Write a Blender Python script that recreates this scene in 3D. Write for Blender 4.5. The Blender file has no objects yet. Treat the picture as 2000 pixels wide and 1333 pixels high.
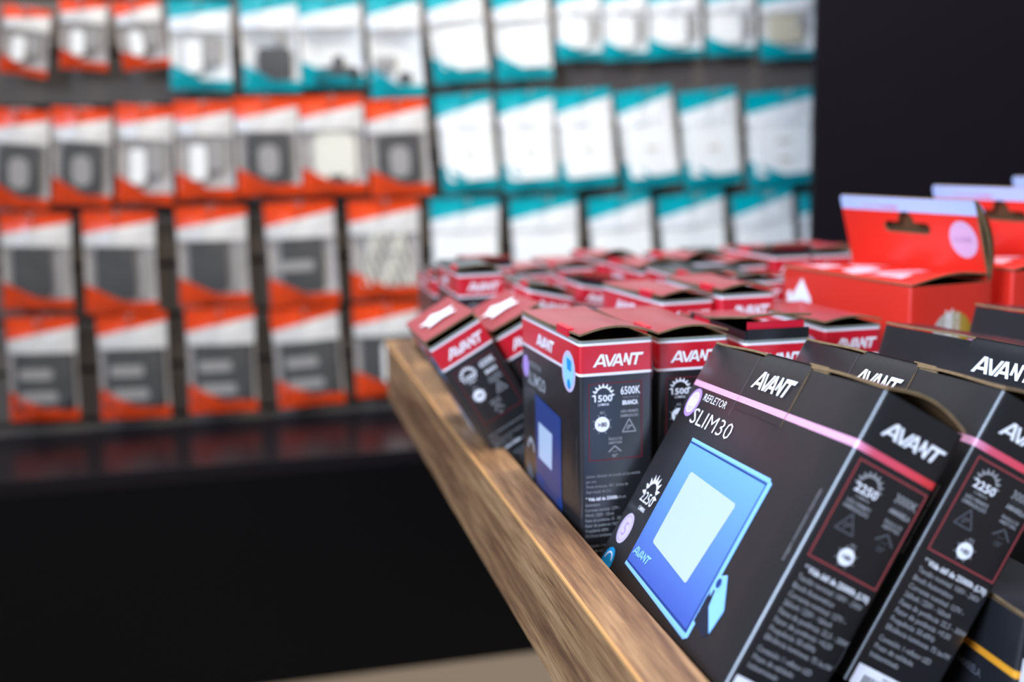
import bpy, bmesh, math, random
from mathutils import Vector, Matrix, Euler
R_ = math.radians
scene = bpy.context.scene
COL = scene.collection
FZ = 0.84                                   # height of the eye above the shop floor

# ------------------------------------------------------------------ camera
yaw, pitch, roll = R_(13.063), R_(9.701), R_(1.2603)
fw = Vector((math.sin(yaw) * math.cos(pitch), math.cos(yaw) * math.cos(pitch), -math.sin(pitch)))
rt = Vector((math.cos(yaw), -math.sin(yaw), 0))
dn = fw.cross(rt)
rt2 = math.cos(roll) * rt + math.sin(roll) * dn
dn2 = -math.sin(roll) * rt + math.cos(roll) * dn
cam_data = bpy.data.cameras.new('camera')
cam = bpy.data.objects.new('camera', cam_data)
COL.objects.link(cam)
M = Matrix.Identity(4)
for i in range(3):
    M[i][0] = rt2[i]; M[i][1] = -dn2[i]; M[i][2] = -fw[i]
M.translation = (0, 0, FZ)
cam.matrix_world = M
cam_data.sensor_width = 36
cam_data.lens = 2133 * 36 / 2000
cam_data.clip_start = 0.02
cam_data.dof.use_dof = True
cam_data.dof.focus_distance = 0.530
cam_data.dof.aperture_fstop = 4.4
scene.camera = cam

# ------------------------------------------------------------------ world, lamps, exposure
scene.view_settings.view_transform = 'Standard'
scene.view_settings.look = 'None'
scene.view_settings.gamma = 1
scene.view_settings.use_curve_mapping = False
scene.view_settings.exposure = 0.0
world = bpy.data.worlds.new('world'); scene.world = world
world.use_nodes = True
world.node_tree.nodes['Background'].inputs[0].default_value = (0.86, 0.92, 1.0, 1)
world.node_tree.nodes['Background'].inputs[1].default_value = 0.11

def area(name, loc, target, sx, sy, power, col):
    l = bpy.data.lights.new(name, 'AREA'); l.shape = 'RECTANGLE'
    l.size = sx; l.size_y = sy; l.energy = power; l.color = col
    o = bpy.data.objects.new(name, l); COL.objects.link(o)
    o.location = loc
    o.rotation_euler = (Vector(target) - Vector(loc)).to_track_quat('-Z', 'Y').to_euler()
    return o
area('overhead_light', (1.0, 1.0, 2.75), (1.0, 2.0, 1.0), 1.2, 0.5, 66, (1.0, 0.95, 0.88))
area('overhead_light', (-0.8, 0.9, 2.75), (-0.4, 2.0, 0.8), 1.0, 0.5, 5, (1.0, 0.94, 0.86))
area('overhead_light', (0.3, 0.2, 2.75), (0.3, 0.6, 0.7), 1.2, 0.6, 12, (1.0, 0.96, 0.92))
area('overhead_light', (-0.1, -1.4, 2.5), (0.3, 1.2, 0.8), 1.6, 0.8, 18, (1.0, 0.94, 0.88))
win = area('shop_window_light', (-2.1, -1.1, 2.0), (0.45, 0.5, 0.7), 1.1, 1.3, 34, (0.58, 0.73, 1.0))
win.data.spread = R_(70)
area('overhead_light', (0.1, 1.55, 2.5), (0.2, 0.7, 0.8), 1.8, 0.5, 27, (0.70, 0.80, 1.0))  # added unseen cool fill, puts sheen on lids and leaning carton faces

# ------------------------------------------------------------------ materials
def mat(name, col, rough=0.5, spec=0.5, metal=0.0, coat=0.0, bump=None, noise=None, alpha=None):
    m = bpy.data.materials.new(name); m.use_nodes = True
    nt = m.node_tree; b = nt.nodes['Principled BSDF']
    b.inputs['Base Color'].default_value = (*col, 1)
    b.inputs['Roughness'].default_value = rough
    b.inputs['Specular IOR Level'].default_value = spec
    b.inputs['Metallic'].default_value = metal
    b.inputs['Coat Weight'].default_value = coat
    b.inputs['Coat Roughness'].default_value = 0.25
    if noise:                                  # noise = (scale, amount) varies the value of the colour a little
        tc = nt.nodes.new('ShaderNodeTexCoord'); n = nt.nodes.new('ShaderNodeTexNoise')
        n.inputs['Scale'].default_value = noise[0]; n.inputs['Detail'].default_value = 5
        nt.links.new(tc.outputs['Object'], n.inputs['Vector'])
        mx = nt.nodes.new('ShaderNodeMix'); mx.data_type = 'RGBA'
        nt.links.new(n.outputs['Fac'], mx.inputs[0])
        mx.inputs[6].default_value = tuple(c * (1 - noise[1]) for c in col) + (1,)
        mx.inputs[7].default_value = tuple(min(1, c * (1 + noise[1])) for c in col) + (1,)
        nt.links.new(mx.outputs[2], b.inputs['Base Color'])
    if bump:
        add_bump(nt, b, *bump)
    return m
def add_bump(nt, b, scale, strength, dist=0.002):
    tc = nt.nodes.new('ShaderNodeTexCoord'); n = nt.nodes.new('ShaderNodeTexNoise')
    n.inputs['Scale'].default_value = scale; n.inputs['Detail'].default_value = 4
    bp = nt.nodes.new('ShaderNodeBump'); bp.inputs['Strength'].default_value = strength
    bp.inputs['Distance'].default_value = dist
    nt.links.new(tc.outputs['Object'], n.inputs['Vector'])
    nt.links.new(n.outputs['Fac'], bp.inputs['Height'])
    nt.links.new(bp.outputs['Normal'], b.inputs['Normal'])
def srgb(r, g, b):
    f = lambda c: (c / 255 / 12.92) if c <= 10 else ((c / 255 + 0.055) / 1.055) ** 2.4
    return (f(r), f(g), f(b))
def ramp(nt, stops, interp='CONSTANT'):
    r = nt.nodes.new('ShaderNodeValToRGB'); cr = r.color_ramp; cr.interpolation = interp
    cr.elements[0].position = stops[0][0]; cr.elements[0].color = (*stops[0][1], 1)
    while len(cr.elements) > 1: cr.elements.remove(cr.elements[-1])
    for p, c in stops[1:]:
        e = cr.elements.new(p); e.color = (*c, 1)
    return r

BLACKC = (0.012, 0.012, 0.014)
def carton_material(name, stops, tmax, side_ramp=None, base_rough=0.34, spec=0.65):
    """printed board: colour bands by the distance from the top edge (UV v, metres); the stripe may
    change its colour along the wrap (UV u)"""
    m = bpy.data.materials.new(name); m.use_nodes = True
    nt = m.node_tree; b = nt.nodes['Principled BSDF']
    uv = nt.nodes.new('ShaderNodeUVMap'); uv.uv_map = 'print'
    sp = nt.nodes.new('ShaderNodeSeparateXYZ'); nt.links.new(uv.outputs[0], sp.inputs[0])
    dv = nt.nodes.new('ShaderNodeMath'); dv.operation = 'DIVIDE'; dv.inputs[1].default_value = tmax
    dv.use_clamp = True
    nt.links.new(sp.outputs[1], dv.inputs[0])
    r = ramp(nt, [(p / tmax, c) for p, c in stops]); nt.links.new(dv.outputs[0], r.inputs[0])
    out = r.outputs[0]
    if side_ramp:                              # (t0, t1, umax, [(u, colour)...])
        t0, t1, umax, st = side_ramp
        du = nt.nodes.new('ShaderNodeMath'); du.operation = 'DIVIDE'; du.inputs[1].default_value = umax
        nt.links.new(sp.outputs[0], du.inputs[0])
        r2 = ramp(nt, [(p / umax, c) for p, c in st], 'LINEAR'); nt.links.new(du.outputs[0], r2.inputs[0])
        r3 = ramp(nt, [(0, (0, 0, 0)), (t0 / tmax, (1, 1, 1)), (t1 / tmax, (0, 0, 0))])
        nt.links.new(dv.outputs[0], r3.inputs[0])
        mx = nt.nodes.new('ShaderNodeMix'); mx.data_type = 'RGBA'
        nt.links.new(r3.outputs[0], mx.inputs[0]); nt.links.new(out, mx.inputs[6]); nt.links.new(r2.outputs[0], mx.inputs[7])
        out = mx.outputs[2]
    nt.links.new(out, b.inputs['Base Color'])
    b.inputs['Roughness'].default_value = base_rough
    b.inputs['Specular IOR Level'].default_value = spec
    b.inputs['Coat Weight'].default_value = 0.75; b.inputs['Coat Roughness'].default_value = 0.34; b.inputs['Coat IOR'].default_value = 1.6
    tc = nt.nodes.new('ShaderNodeTexCoord'); n = nt.nodes.new('ShaderNodeTexNoise')
    n.inputs['Scale'].default_value = 42; n.inputs['Detail'].default_value = 3
    rr = nt.nodes.new('ShaderNodeMapRange')
    rr.inputs['To Min'].default_value = base_rough - 0.07; rr.inputs['To Max'].default_value = base_rough + 0.12
    nt.links.new(tc.outputs['Object'], n.inputs['Vector']); nt.links.new(n.outputs['Fac'], rr.inputs['Value'])
    nt.links.new(rr.outputs[0], b.inputs['Roughness'])
    bp = nt.nodes.new('ShaderNodeBump'); bp.inputs['Strength'].default_value = 0.35; bp.inputs['Distance'].default_value = 0.0012
    nt.links.new(n.outputs['Fac'], bp.inputs['Height']); nt.links.new(bp.outputs['Normal'], b.inputs['Normal'])
    return m
GREYTOP, WH, REDB = srgb(120, 130, 124), srgb(238, 232, 236), (0.60, 0.006, 0.020)
M_RED = carton_material('red_band_board', [(0, GREYTOP), (0.0014, WH), (0.0029, REDB), (0.0178, WH), (0.0194, BLACKC)], 0.05)
PINK, PINKR, RED2 = srgb(236, 168, 205), srgb(222, 88, 112), srgb(226, 52, 44)
M_DARK = carton_material('black_board_pink_stripe', [(0, BLACKC)], 0.05,
                         (0.0216, 0.0247, 0.30, [(0, PINK), (0.176, PINK), (0.186, PINKR), (0.222, RED2), (0.30, RED2)]))
M_DARKY = carton_material('black_board_yellow_stripe', [(0, BLACKC)], 0.05,
                          (0.0216, 0.0247, 0.30, [(0, srgb(150, 20, 20)), (0.08, srgb(160, 40, 20)), (0.176, srgb(235, 165, 40)), (0.30, srgb(235, 165, 40))]))
ORANGE = (0.70, 0.026, 0.013)
M_ORANGE = carton_material('orange_red_board', [(0, ORANGE)], 0.05, base_rough=0.36)
M_LIDR = mat('red_lid_print', (0.34, 0.030, 0.040), 0.29, 0.9, bump=(40, 0.4, 0.0012))
M_LIDD = mat('black_lid_print', (0.014, 0.014, 0.018), 0.24, 0.6, bump=(40, 0.4, 0.0012))
M_LIDO = mat('orange_lid_print', (0.70, 0.024, 0.014), 0.24, 0.7, bump=(55, 0.5, 0.0015))
M_KRAFT = mat('raw_corrugated_edge', srgb(120, 98, 70), 0.8, 0.2, noise=(260, 0.45))
M_INNER = mat('raw_kraft_inside', srgb(96, 70, 46), 0.9, 0.1, noise=(80, 0.3))
M_WHITE = mat('white_ink', srgb(240, 240, 244), 0.4, 0.4)
M_GREY = mat('grey_ink', srgb(150, 150, 152), 0.45, 0.4)
M_DIM = mat('dim_grey_ink', srgb(84, 84, 88), 0.45, 0.4)
M_REDLINE = mat('dark_red_ink', srgb(118, 34, 42), 0.45, 0.4)
M_REDLINE2 = mat('faded_red_ink', srgb(140, 62, 64), 0.45, 0.4)
M_LILAC = mat('lilac_ink', srgb(176, 140, 210), 0.3, 0.5)
M_LILACW = mat('pale_lilac_ink', srgb(200, 186, 216), 0.3, 0.5)
M_CYAN = mat('cyan_ink', srgb(20, 140, 200), 0.35, 0.5)
M_CYANL = mat('light_cyan_ink', srgb(150, 205, 235), 0.35, 0.5)
M_NAVY = mat('navy_ink', srgb(36, 60, 120), 0.35, 0.5)
M_BLUEL = mat('light_blue_ink', srgb(132, 186, 238), 0.35, 0.5)
M_GLASSW = mat('white_glass_ink', srgb(176, 190, 208), 0.35, 0.5, noise=(500, 0.03))
M_BLACKI = mat('black_ink', BLACKC, 0.35, 0.5)
M_LABEL = mat('white_paper_label', srgb(232, 230, 236), 0.6, 0.3)
def gradient_z(name, c_top, c_bot, z_top, z_bot, rough=0.35):
    m = mat(name, c_top, rough, 0.5); nt = m.node_tree; b = nt.nodes['Principled BSDF']
    tc = nt.nodes.new('ShaderNodeTexCoord'); sp = nt.nodes.new('ShaderNodeSeparateXYZ')
    nt.links.new(tc.outputs['Object'], sp.inputs[0])
    mr = nt.nodes.new('ShaderNodeMapRange'); mr.inputs['From Min'].default_value = z_bot; mr.inputs['From Max'].default_value = z_top
    nt.links.new(sp.outputs[2], mr.inputs['Value'])
    r = ramp(nt, [(0, c_bot), (1, c_top)], 'LINEAR'); nt.links.new(mr.outputs[0], r.inputs[0])
    nt.links.new(r.outputs[0], b.inputs['Base Color'])
    return m
M_BLUEG = gradient_z('printed_blue_frame', srgb(108, 162, 216), srgb(66, 90, 168), 0.080, 0.010)
M_NAVYG = gradient_z('printed_navy_frame', srgb(44, 62, 116), srgb(66, 62, 92), 0.110, 0.060)
def wood():
    m = mat('walnut_melamine', (0.2, 0.1, 0.05), 0.5, 0.35); nt = m.node_tree; b = nt.nodes['Principled BSDF']
    tc = nt.nodes.new('ShaderNodeTexCoord'); mp = nt.nodes.new('ShaderNodeMapping')
    mp.inputs['Scale'].default_value = (1, 0.055, 1)
    nt.links.new(tc.outputs['Object'], mp.inputs['Vector'])
    n1 = nt.nodes.new('ShaderNodeTexNoise'); n1.inputs['Scale'].default_value = 95; n1.inputs['Detail'].default_value = 6
    n1.inputs['Roughness'].default_value = 0.62; n1.inputs['Distortion'].default_value = 0.9
    n2 = nt.nodes.new('ShaderNodeTexNoise'); n2.inputs['Scale'].default_value = 620; n2.inputs['Detail'].default_value = 3
    n3 = nt.nodes.new('ShaderNodeTexNoise'); n3.inputs['Scale'].default_value = 30; n3.inputs['Detail'].default_value = 3
    for n in (n1, n2, n3): nt.links.new(mp.outputs[0], n.inputs['Vector'])
    r1 = ramp(nt, [(0.30, srgb(90, 62, 43)), (0.44, srgb(122, 89, 61)), (0.56, srgb(152, 117, 82)), (0.74, srgb(172, 137, 100))], 'LINEAR')
    nt.links.new(n1.outputs['Fac'], r1.inputs[0])
    r2 = ramp(nt, [(0.36, (0.42, 0.36, 0.32)), (0.56, (1, 1, 1))], 'LINEAR'); nt.links.new(n2.outputs['Fac'], r2.inputs[0])
    r3 = ramp(nt, [(0.3, (0.80, 0.78, 0.76)), (0.7, (1.12, 1.08, 1.04))], 'LINEAR'); nt.links.new(n3.outputs['Fac'], r3.inputs[0])
    def mul(a, bb, f):
        mx = nt.nodes.new('ShaderNodeMix'); mx.data_type = 'RGBA'; mx.blend_type = 'MULTIPLY'; mx.inputs[0].default_value = f
        nt.links.new(a, mx.inputs[6]); nt.links.new(bb, mx.inputs[7]); return mx.outputs[2]
    o = mul(mul(r1.outputs[0], r2.outputs[0], 0.55), r3.outputs[0], 1.0)
    nt.links.new(o, b.inputs['Base Color'])
    bp = nt.nodes.new('ShaderNodeBump'); bp.inputs['Strength'].default_value = 0.25; bp.inputs['Distance'].default_value = 0.0006
    nt.links.new(n2.outputs['Fac'], bp.inputs['Height']); nt.links.new(bp.outputs['Normal'], b.inputs['Normal'])
    return m
M_WOOD = wood()
M_EDGE = mat('pale_edge_banding', srgb(186, 138, 86), 0.6, 0.2, noise=(60, 0.12))
M_BLACKL = mat('black_laminate', (0.0022, 0.0022, 0.0026), 0.38, 0.15)
M_BENCHTOP = mat('black_gloss_laminate', (0.006, 0.005, 0.007), 0.28, 0.3)
M_SLAT = mat('grey_brown_slatwall', srgb(108, 99, 92), 0.55, 0.35, noise=(8, 0.08))
M_GROOVE = mat('brown_mdf_groove', srgb(70, 46, 30), 0.7, 0.2)
M_DARKW = mat('near_black_painted_panel', (0.0055, 0.0040, 0.0070), 0.55, 0.15, noise=(5, 0.15))
M_FLOOR = mat('beige_floor_tile', srgb(124, 108, 90), 0.35, 0.4, noise=(3, 0.1))
M_STEEL = mat('chromed_wire', (0.55, 0.55, 0.55), 0.3, 0.5, metal=1.0)

# ------------------------------------------------------------------ object helpers
def tag(o, label=None, cat=None, group=None, kind=None):
    if label: o['label'] = label
    if cat: o['category'] = cat
    if group: o['group'] = group
    if kind: o['kind'] = kind
    return o
def empty(name, loc=(0, 0, 0), rot=(0, 0, 0)):
    o = bpy.data.objects.new(name, None); o.empty_display_size = 0.02
    COL.objects.link(o); o.location = loc; o.rotation_euler = rot
    return o
def link(name, me, parent=None):
    o = bpy.data.objects.new(name, me); COL.objects.link(o)
    if parent: o.parent = parent
    return o
class MB:
    """collects polygons with material slots and an optional UV per corner, then makes one mesh"""
    def __init__(self): self.v = []; self.f = []; self.m = []; self.uv = []; self.mats = []; self.sm = []
    def slot(self, m):
        if m not in self.mats: self.mats.append(m)
        return self.mats.index(m)
    def poly(self, pts, m, uvs=None, smooth=False):
        i = len(self.v); self.v += [tuple(p) for p in pts]; self.f.append(tuple(range(i, i + len(pts))))
        self.m.append(self.slot(m)); self.uv.append(uvs or [(0, 0)] * len(pts)); self.sm.append(smooth)
    def faces(self, verts, faces, m, smooth=False, uvf=None):
        i = len(self.v); self.v += [tuple(p) for p in verts]; s = self.slot(m)
        for f in faces:
            self.f.append(tuple(i + k for k in f)); self.m.append(s)
            self.uv.append([uvf(k) if uvf else (0, 0) for k in f]); self.sm.append(smooth)
    def box(self, a, b, m):
        (x0, y0, z0), (x1, y1, z1) = a, b
        V = [(x0, y0, z0), (x1, y0, z0), (x1, y1, z0), (x0, y1, z0), (x0, y0, z1), (x1, y0, z1), (x1, y1, z1), (x0, y1, z1)]
        self.faces(V, [(0, 3, 2, 1), (4, 5, 6, 7), (0, 1, 5, 4), (1, 2, 6, 5), (2, 3, 7, 6), (3, 0, 4, 7)], m)
    def mesh(self, name):
        me = bpy.data.meshes.new(name); me.from_pydata(self.v, [], self.f)
        for m in self.mats: me.materials.append(m)
        me.polygons.foreach_set('material_index', self.m)
        me.polygons.foreach_set('use_smooth', self.sm)
        l = me.uv_layers.new(name='print')
        flat = [c for u in self.uv for p in u for c in p]
        l.data.foreach_set('uv', flat); me.update()
        return me
    def build(self, name, parent=None, bevel=0):
        me = self.mesh(name); o = link(name, me, parent)
        if bevel:
            bm = bmesh.new(); bm.from_mesh(me); bmesh.ops.remove_doubles(bm, verts=bm.verts, dist=1e-6)
            bm.to_mesh(me); bm.free()
            b = o.modifiers.new('bevel', 'BEVEL'); b.width = bevel; b.segments = 3
        return o

_text = {}
def text_shape(s, bold=0.0):
    key = (s, bold)
    if key not in _text:
        c = bpy.data.curves.new('t', 'FONT'); c.body = s; c.size = 1.0; c.resolution_u = 2; c.offset = bold
        o = bpy.data.objects.new('t', c); COL.objects.link(o)
        dg = bpy.context.evaluated_depsgraph_get(); dg.update()
        me = bpy.data.meshes.new_from_object(o.evaluated_get(dg))
        vs = [(v.co.x, v.co.y) for v in me.vertices]; fs = [tuple(p.vertices) for p in me.polygons]
        bpy.data.objects.remove(o); bpy.data.curves.remove(c); bpy.data.meshes.remove(me)
        x0 = min(v[0] for v in vs); x1 = max(v[0] for v in vs)
        _text[key] = ([(x - x0, y) for x, y in vs], fs, x1 - x0)
    return _text[key]

def leg(x0, y0, x1, y1, w=0.21):
    w *= 0.9
    return [(x0 - w / 2, y0), (x0 + w / 2, y0), (x1 + w / 2, y1), (x1 - w / 2, y1)]
LOGO = [leg(0.12, 0, 0.74, 1.0, 0.24), leg(0.98, 0, 0.78, 1.0, 0.24), [(0.34, 0.20), (0.95, 0.20), (0.92, 0.37), (0.46, 0.37)],
        leg(1.32, 0, 1.08, 0.94), leg(1.34, 0, 1.84, 0.94),
        leg(1.62, 0, 2.12, 0.97), leg(2.34, 0, 2.14, 0.97, 0.22), [(1.82, 0.20), (2.30, 0.20), (2.26, 0.37), (1.92, 0.37)],
        leg(2.54, 0.25, 2.68, 0.97, 0.19), leg(2.94, 0, 2.66, 0.97, 0.20), leg(2.94, 0, 3.14, 0.94, 0.19),
        [(3.05, 0.76), (4.02, 0.76), (4.12, 0.97), (3.08, 0.97)], leg(3.40, 0, 3.60, 0.80, 0.23)]
class Print:
    """flat ink on one face of a carton: u runs to the reader's right, t down from the top edge (mm)"""
    def __init__(self, place): self.mb = MB(); self.place = place
    def put(self, pts, m, lift=0):
        e = 0.00018 + 0.00010 * lift
        us = [p[0] for p in pts]; ts = [p[1] for p in pts]; G = 9.0
        if max(us) - min(us) < 11 and max(ts) - min(ts) < 11: cells = [pts]
        else:                                  # long patches follow the bulge of the board: cut along a grid
            cells = []
            def clip(P, ax, v, keep_gt):
                out = []
                for i in range(len(P)):
                    a, b = P[i - 1], P[i]
                    ia, ib = ((a[ax] >= v) == keep_gt), ((b[ax] >= v) == keep_gt)
                    if ia != ib:
                        k = (v - a[ax]) / (b[ax] - a[ax]); out.append((a[0] + (b[0] - a[0]) * k, a[1] + (b[1] - a[1]) * k))
                    if ib: out.append(b)
                return out
            u = min(us)
            while u < max(us) - 1e-6:
                col = clip(clip(pts, 0, u, True), 0, u + G, False); t = min(ts)
                while t < max(ts) - 1e-6:
                    c = clip(clip(col, 1, t, True), 1, t + G, False) if len(col) > 2 else []
                    if len(c) > 2: cells.append(c)
                    t += G
                u += G
        for c in cells: self.mb.poly([self.place(u / 1000, t / 1000, e) for u, t in c], m)
    def text(self, s, u, t, h, m, w=None, bold=0.0, align='l', lift=1, italic=0.0, rot=0.0):
        """t is the baseline, h the cap height in mm, w the wanted width in mm"""
        vs, fs, W = text_shape(s, bold)
        k = h / 0.727; kx = (w / W) if w else k * 0.82
        off = 0 if align == 'l' else (-W * kx / 2 if align == 'c' else -W * kx)
        cr, sr = math.cos(rot), math.sin(rot)
        P = []
        for x, y in vs:
            a = x * kx + off + italic * y * k; b = y * k
            P.append((u + a * cr - b * sr, t - (a * sr + b * cr)))
        e = 0.00018 + 0.00010 * lift
        self.mb.faces([self.place(p[0] / 1000, p[1] / 1000, e) for p in P], fs, m)
    def logo(self, u, t, w, h, m, lift=1):
        for s in LOGO: self.put([(u + x / 4.12 * w, t - y * h) for x, y in s], m, lift)
    def ring(self, cu, ct, r0, r1, m, lift=0, a0=0, a1=360, n=40, sy=1.0):
        for i in range(n):
            A, B = R_(a0 + (a1 - a0) * i / n), R_(a0 + (a1 - a0) * (i + 1) / n)
            self.put([(cu + r0 * math.cos(A), ct - r0 * sy * math.sin(A)), (cu + r1 * math.cos(A), ct - r1 * sy * math.sin(A)),
                      (cu + r1 * math.cos(B), ct - r1 * sy * math.sin(B)), (cu + r0 * math.cos(B), ct - r0 * sy * math.sin(B))], m, lift)
    def disc(self, cu, ct, r, m, lift=0, n=40):
        self.put([(cu + r * math.cos(2 * math.pi * i / n), ct - r * math.sin(2 * math.pi * i / n)) for i in range(n)], m, lift)
    def rect(self, u0, t0, u1, t1, m, lift=0): self.put([(u0, t0), (u0, t1), (u1, t1), (u1, t0)], m, lift)
    def frame(self, u0, t0, u1, t1, w, m, lift=0):
        self.rect(u0, t0, u1, t0 + w, m, lift); self.rect(u0, t1 - w, u1, t1, m, lift)
        self.rect(u0, t0 + w, u0 + w, t1 - w, m, lift); self.rect(u1 - w, t0 + w, u1, t1 - w, m, lift)
    def rays(self, cu, ct, r0, r1, wid, n, a0, a1, m, lift=0):
        for i in range(n):
            A = R_(a0 + (a1 - a0) * i / max(1, n - 1)); c, s = math.cos(A), math.sin(A)
            self.put([(cu + r0 * c - wid * s, ct - r0 * s - wid * c), (cu + r1 * c, ct - r1 * s), (cu + r0 * c + wid * s, ct - r0 * s + wid * c)], m, lift)
    def line(self, a, b, w, m, lift=0):
        dx, dy = b[0] - a[0], b[1] - a[1]; L = math.hypot(dx, dy); nx, ny = -dy / L * w / 2, dx / L * w / 2
        self.put([(a[0] + nx, a[1] + ny), (b[0] + nx, b[1] + ny), (b[0] - nx, b[1] - ny), (a[0] - nx, a[1] - ny)], m, lift)
    def build(self, name, parent): return self.mb.build(name, parent)
class Prints:
    """the separate printed patches of one face, each its own part"""
    def __init__(self, place): self.place = place; self.d = {}
    def __call__(self, name):
        if name not in self.d: self.d[name] = Print(self.place)
        return self.d[name]
    def build(self, parent):
        for n, p in self.d.items():
            if p.mb.f: p.build(n.rstrip('0123456789'), parent)

BUL = 0.0005
def side_place(D, W, H):        # face towards the shopper (y = 0)
    def f(u, t, e):
        x, z = u, H - t
        b = BUL * math.sin(math.pi * min(max(x / D, 0), 1)) * math.sin(math.pi * min(max(z / H, 0), 1))
        return (x, -e - b, z)
    return f
def front_place(D, W, H):       # the wide face (x = 0), read from the aisle: u = 0 is the far end
    def f(u, t, e):
        y, z = W - u, H - t
        b = BUL * math.sin(math.pi * min(max(y / W, 0), 1)) * math.sin(math.pi * min(max(z / H, 0), 1))
        return (-e - b, y, z)
    return f

def carton_shell(D, W, H, m, r=0.0022, open_top=True):
    mb = MB(); T = 0.0013
    pts = []                                     # outline, counter-clockwise seen from above, starting on the wide face
    def side(p, q, nrm, n):
        for i in range(n + 1):
            s = i / n; pts.append((p[0] + (q[0] - p[0]) * s, p[1] + (q[1] - p[1]) * s, nrm, s))
    def arc(c, a0):
        for k in (1, 2, 3):
            a = R_(a0 + 90 * k / 4); pts.append((c[0] + r * math.cos(a), c[1] + r * math.sin(a), (0, 0), 0))
    side((0, W - r), (0, r), (-1, 0), 8); arc((r, r), 180)
    side((r, 0), (D - r, 0), (0, -1), 6); arc((D - r, r), 270)
    side((D, r), (D, W - r), (1, 0), 8); arc((D - r, W - r), 0)
    side((D - r, W), (r, W), (0, 1), 6); arc((r, W - r), 90)
    per = [0.0]
    for i in range(1, len(pts)): per.append(per[-1] + math.hypot(pts[i][0] - pts[i-1][0], pts[i][1] - pts[i-1][1]))
    n = len(pts); zs = [H * k / 8 for k in range(9)]
    V = []; UV = []
    for z in zs:
        for i, (x, y, nr, s) in enumerate(pts):
            b = BUL * math.sin(math.pi * s) * math.sin(math.pi * z / H)
            V.append((x + nr[0] * b, y + nr[1] * b, z)); UV.append((per[i], H - z))
    F = []
    for k in range(8):
        for i in range(n):
            j = (i + 1) % n; F.append((k * n + i, k * n + j, (k + 1) * n + j, (k + 1) * n + i))
    # the wrap is open at the seam (far edge), so the last column keeps its own u
    i0 = len(mb.v); mb.v += V; s = mb.slot(m)
    for f in F:
        mb.f.append(tuple(i0 + q for q in f)); mb.m.append(s); mb.sm.append(True)
        u = [UV[q] for q in f]
        if (f[1] % n) == 0: u = [u[0], (per[-1] + 0.001, u[1][1]), (per[-1] + 0.001, u[2][1]), u[3]]
        mb.uv.append(u)
    mb.faces([(p[0], p[1], 0) for p in pts], [tuple(range(n - 1, -1, -1))], m)
    cx, cy = D / 2, W / 2
    inn = [(cx + (p[0] - cx) * (1 - 2 * T / D), cy + (p[1] - cy) * (1 - 2 * T / W)) for p in pts]
    top = [(p[0], p[1], H) for p in pts]; it = [(q[0], q[1], H) for q in inn]; ib = [(q[0], q[1], H - 0.03) for q in inn]
    q4 = [(i, (i + 1) % n, n + (i + 1) % n, n + i) for i in range(n)]
    mb.faces(top + it, q4, M_KRAFT); mb.faces(it + ib, q4, M_INNER, True)
    mb.faces(ib, [tuple(range(n))], M_INNER)
    return mb
def lid_mesh(D, W, zf, m, T=0.0012, nx=10, ny=10, x0=0, x1=None, y0=0, y1=None):
    mb = MB(); x1 = D if x1 is None else x1; y1 = W if y1 is None else y1
    top = [(x0 + (x1 - x0) * i / nx, y0 + (y1 - y0) * j / ny) for j in range(ny + 1) for i in range(nx + 1)]
    vt = [(x, y, zf(x, y) + T) for x, y in top]; vb = [(x, y, zf(x, y)) for x, y in top]
    q = [(j * (nx + 1) + i, j * (nx + 1) + i + 1, (j + 1) * (nx + 1) + i + 1, (j + 1) * (nx + 1) + i) for j in range(ny) for i in range(nx)]
    mb.faces(vt, q, m, True); mb.faces(vb, [f[::-1] for f in q], M_INNER, True)
    N = (nx + 1) * (ny + 1)
    edge = [i for i in range(nx + 1)] + [j * (nx + 1) + nx for j in range(1, ny + 1)] + [ny * (nx + 1) + i for i in range(nx - 1, -1, -1)] + [j * (nx + 1) for j in range(ny - 1, 0, -1)]
    mb.faces(vt + vb, [(edge[k], N + edge[k], N + edge[(k + 1) % len(edge)], edge[(k + 1) % len(edge)]) for k in range(len(edge))], M_KRAFT)
    return mb

def place_box(o, pos_top, rot, H):
    """pos_top: the near left top corner relative to the eye; rot: euler in degrees"""
    E = Euler([R_(a) for a in rot], 'XYZ')
    p = Vector(pos_top) + Vector((0, 0, FZ)) - E.to_matrix() @ Vector((0, 0, H))
    o.location = p; o.rotation_euler = E
def copy_thing(src):
    r = src.copy(); COL.objects.link(r)
    for ch in list(src.children):
        c = ch.copy(); COL.objects.link(c); c.parent = r
        for g in list(ch.children):
            d = g.copy(); COL.objects.link(d); d.parent = c
    return r

# ------------------------------------------------------------------ the shop: floor, slatted wall, pillar
def simple_box(name, a, b, m, label=None, kind=None, bevel=0, parent=None):
    mb = MB(); mb.box(a, b, m); o = mb.build(name, parent, bevel)
    if kind: o['kind'] = kind
    return o
simple_box('floor', (-4, -3, -0.07), (3.2, 2.40, -0.018), M_FLOOR, kind='structure')
mb = MB()                                     # slatted wall: boards with a groove every 92 mm
mb.box((-4, 2.062, -0.018), (3.2, 2.12, 2.9), M_GROOVE)
z = FZ - 0.180 - 0.092 * 7
while z < 2.9:
    z0, z1 = max(z + 0.005, 0.0), min(z + 0.087, 2.9)
    if z1 > z0: mb.box((-4, 2.045, z0), (3.2, 2.0625, z1), M_SLAT)
    z += 0.092
w = mb.build('wall_back'); w['kind'] = 'structure'
simple_box('wall_right', (0.897, 1.65, -0.018), (3.2, 1.662, 2.9), M_DARKW, kind='structure')

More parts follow.
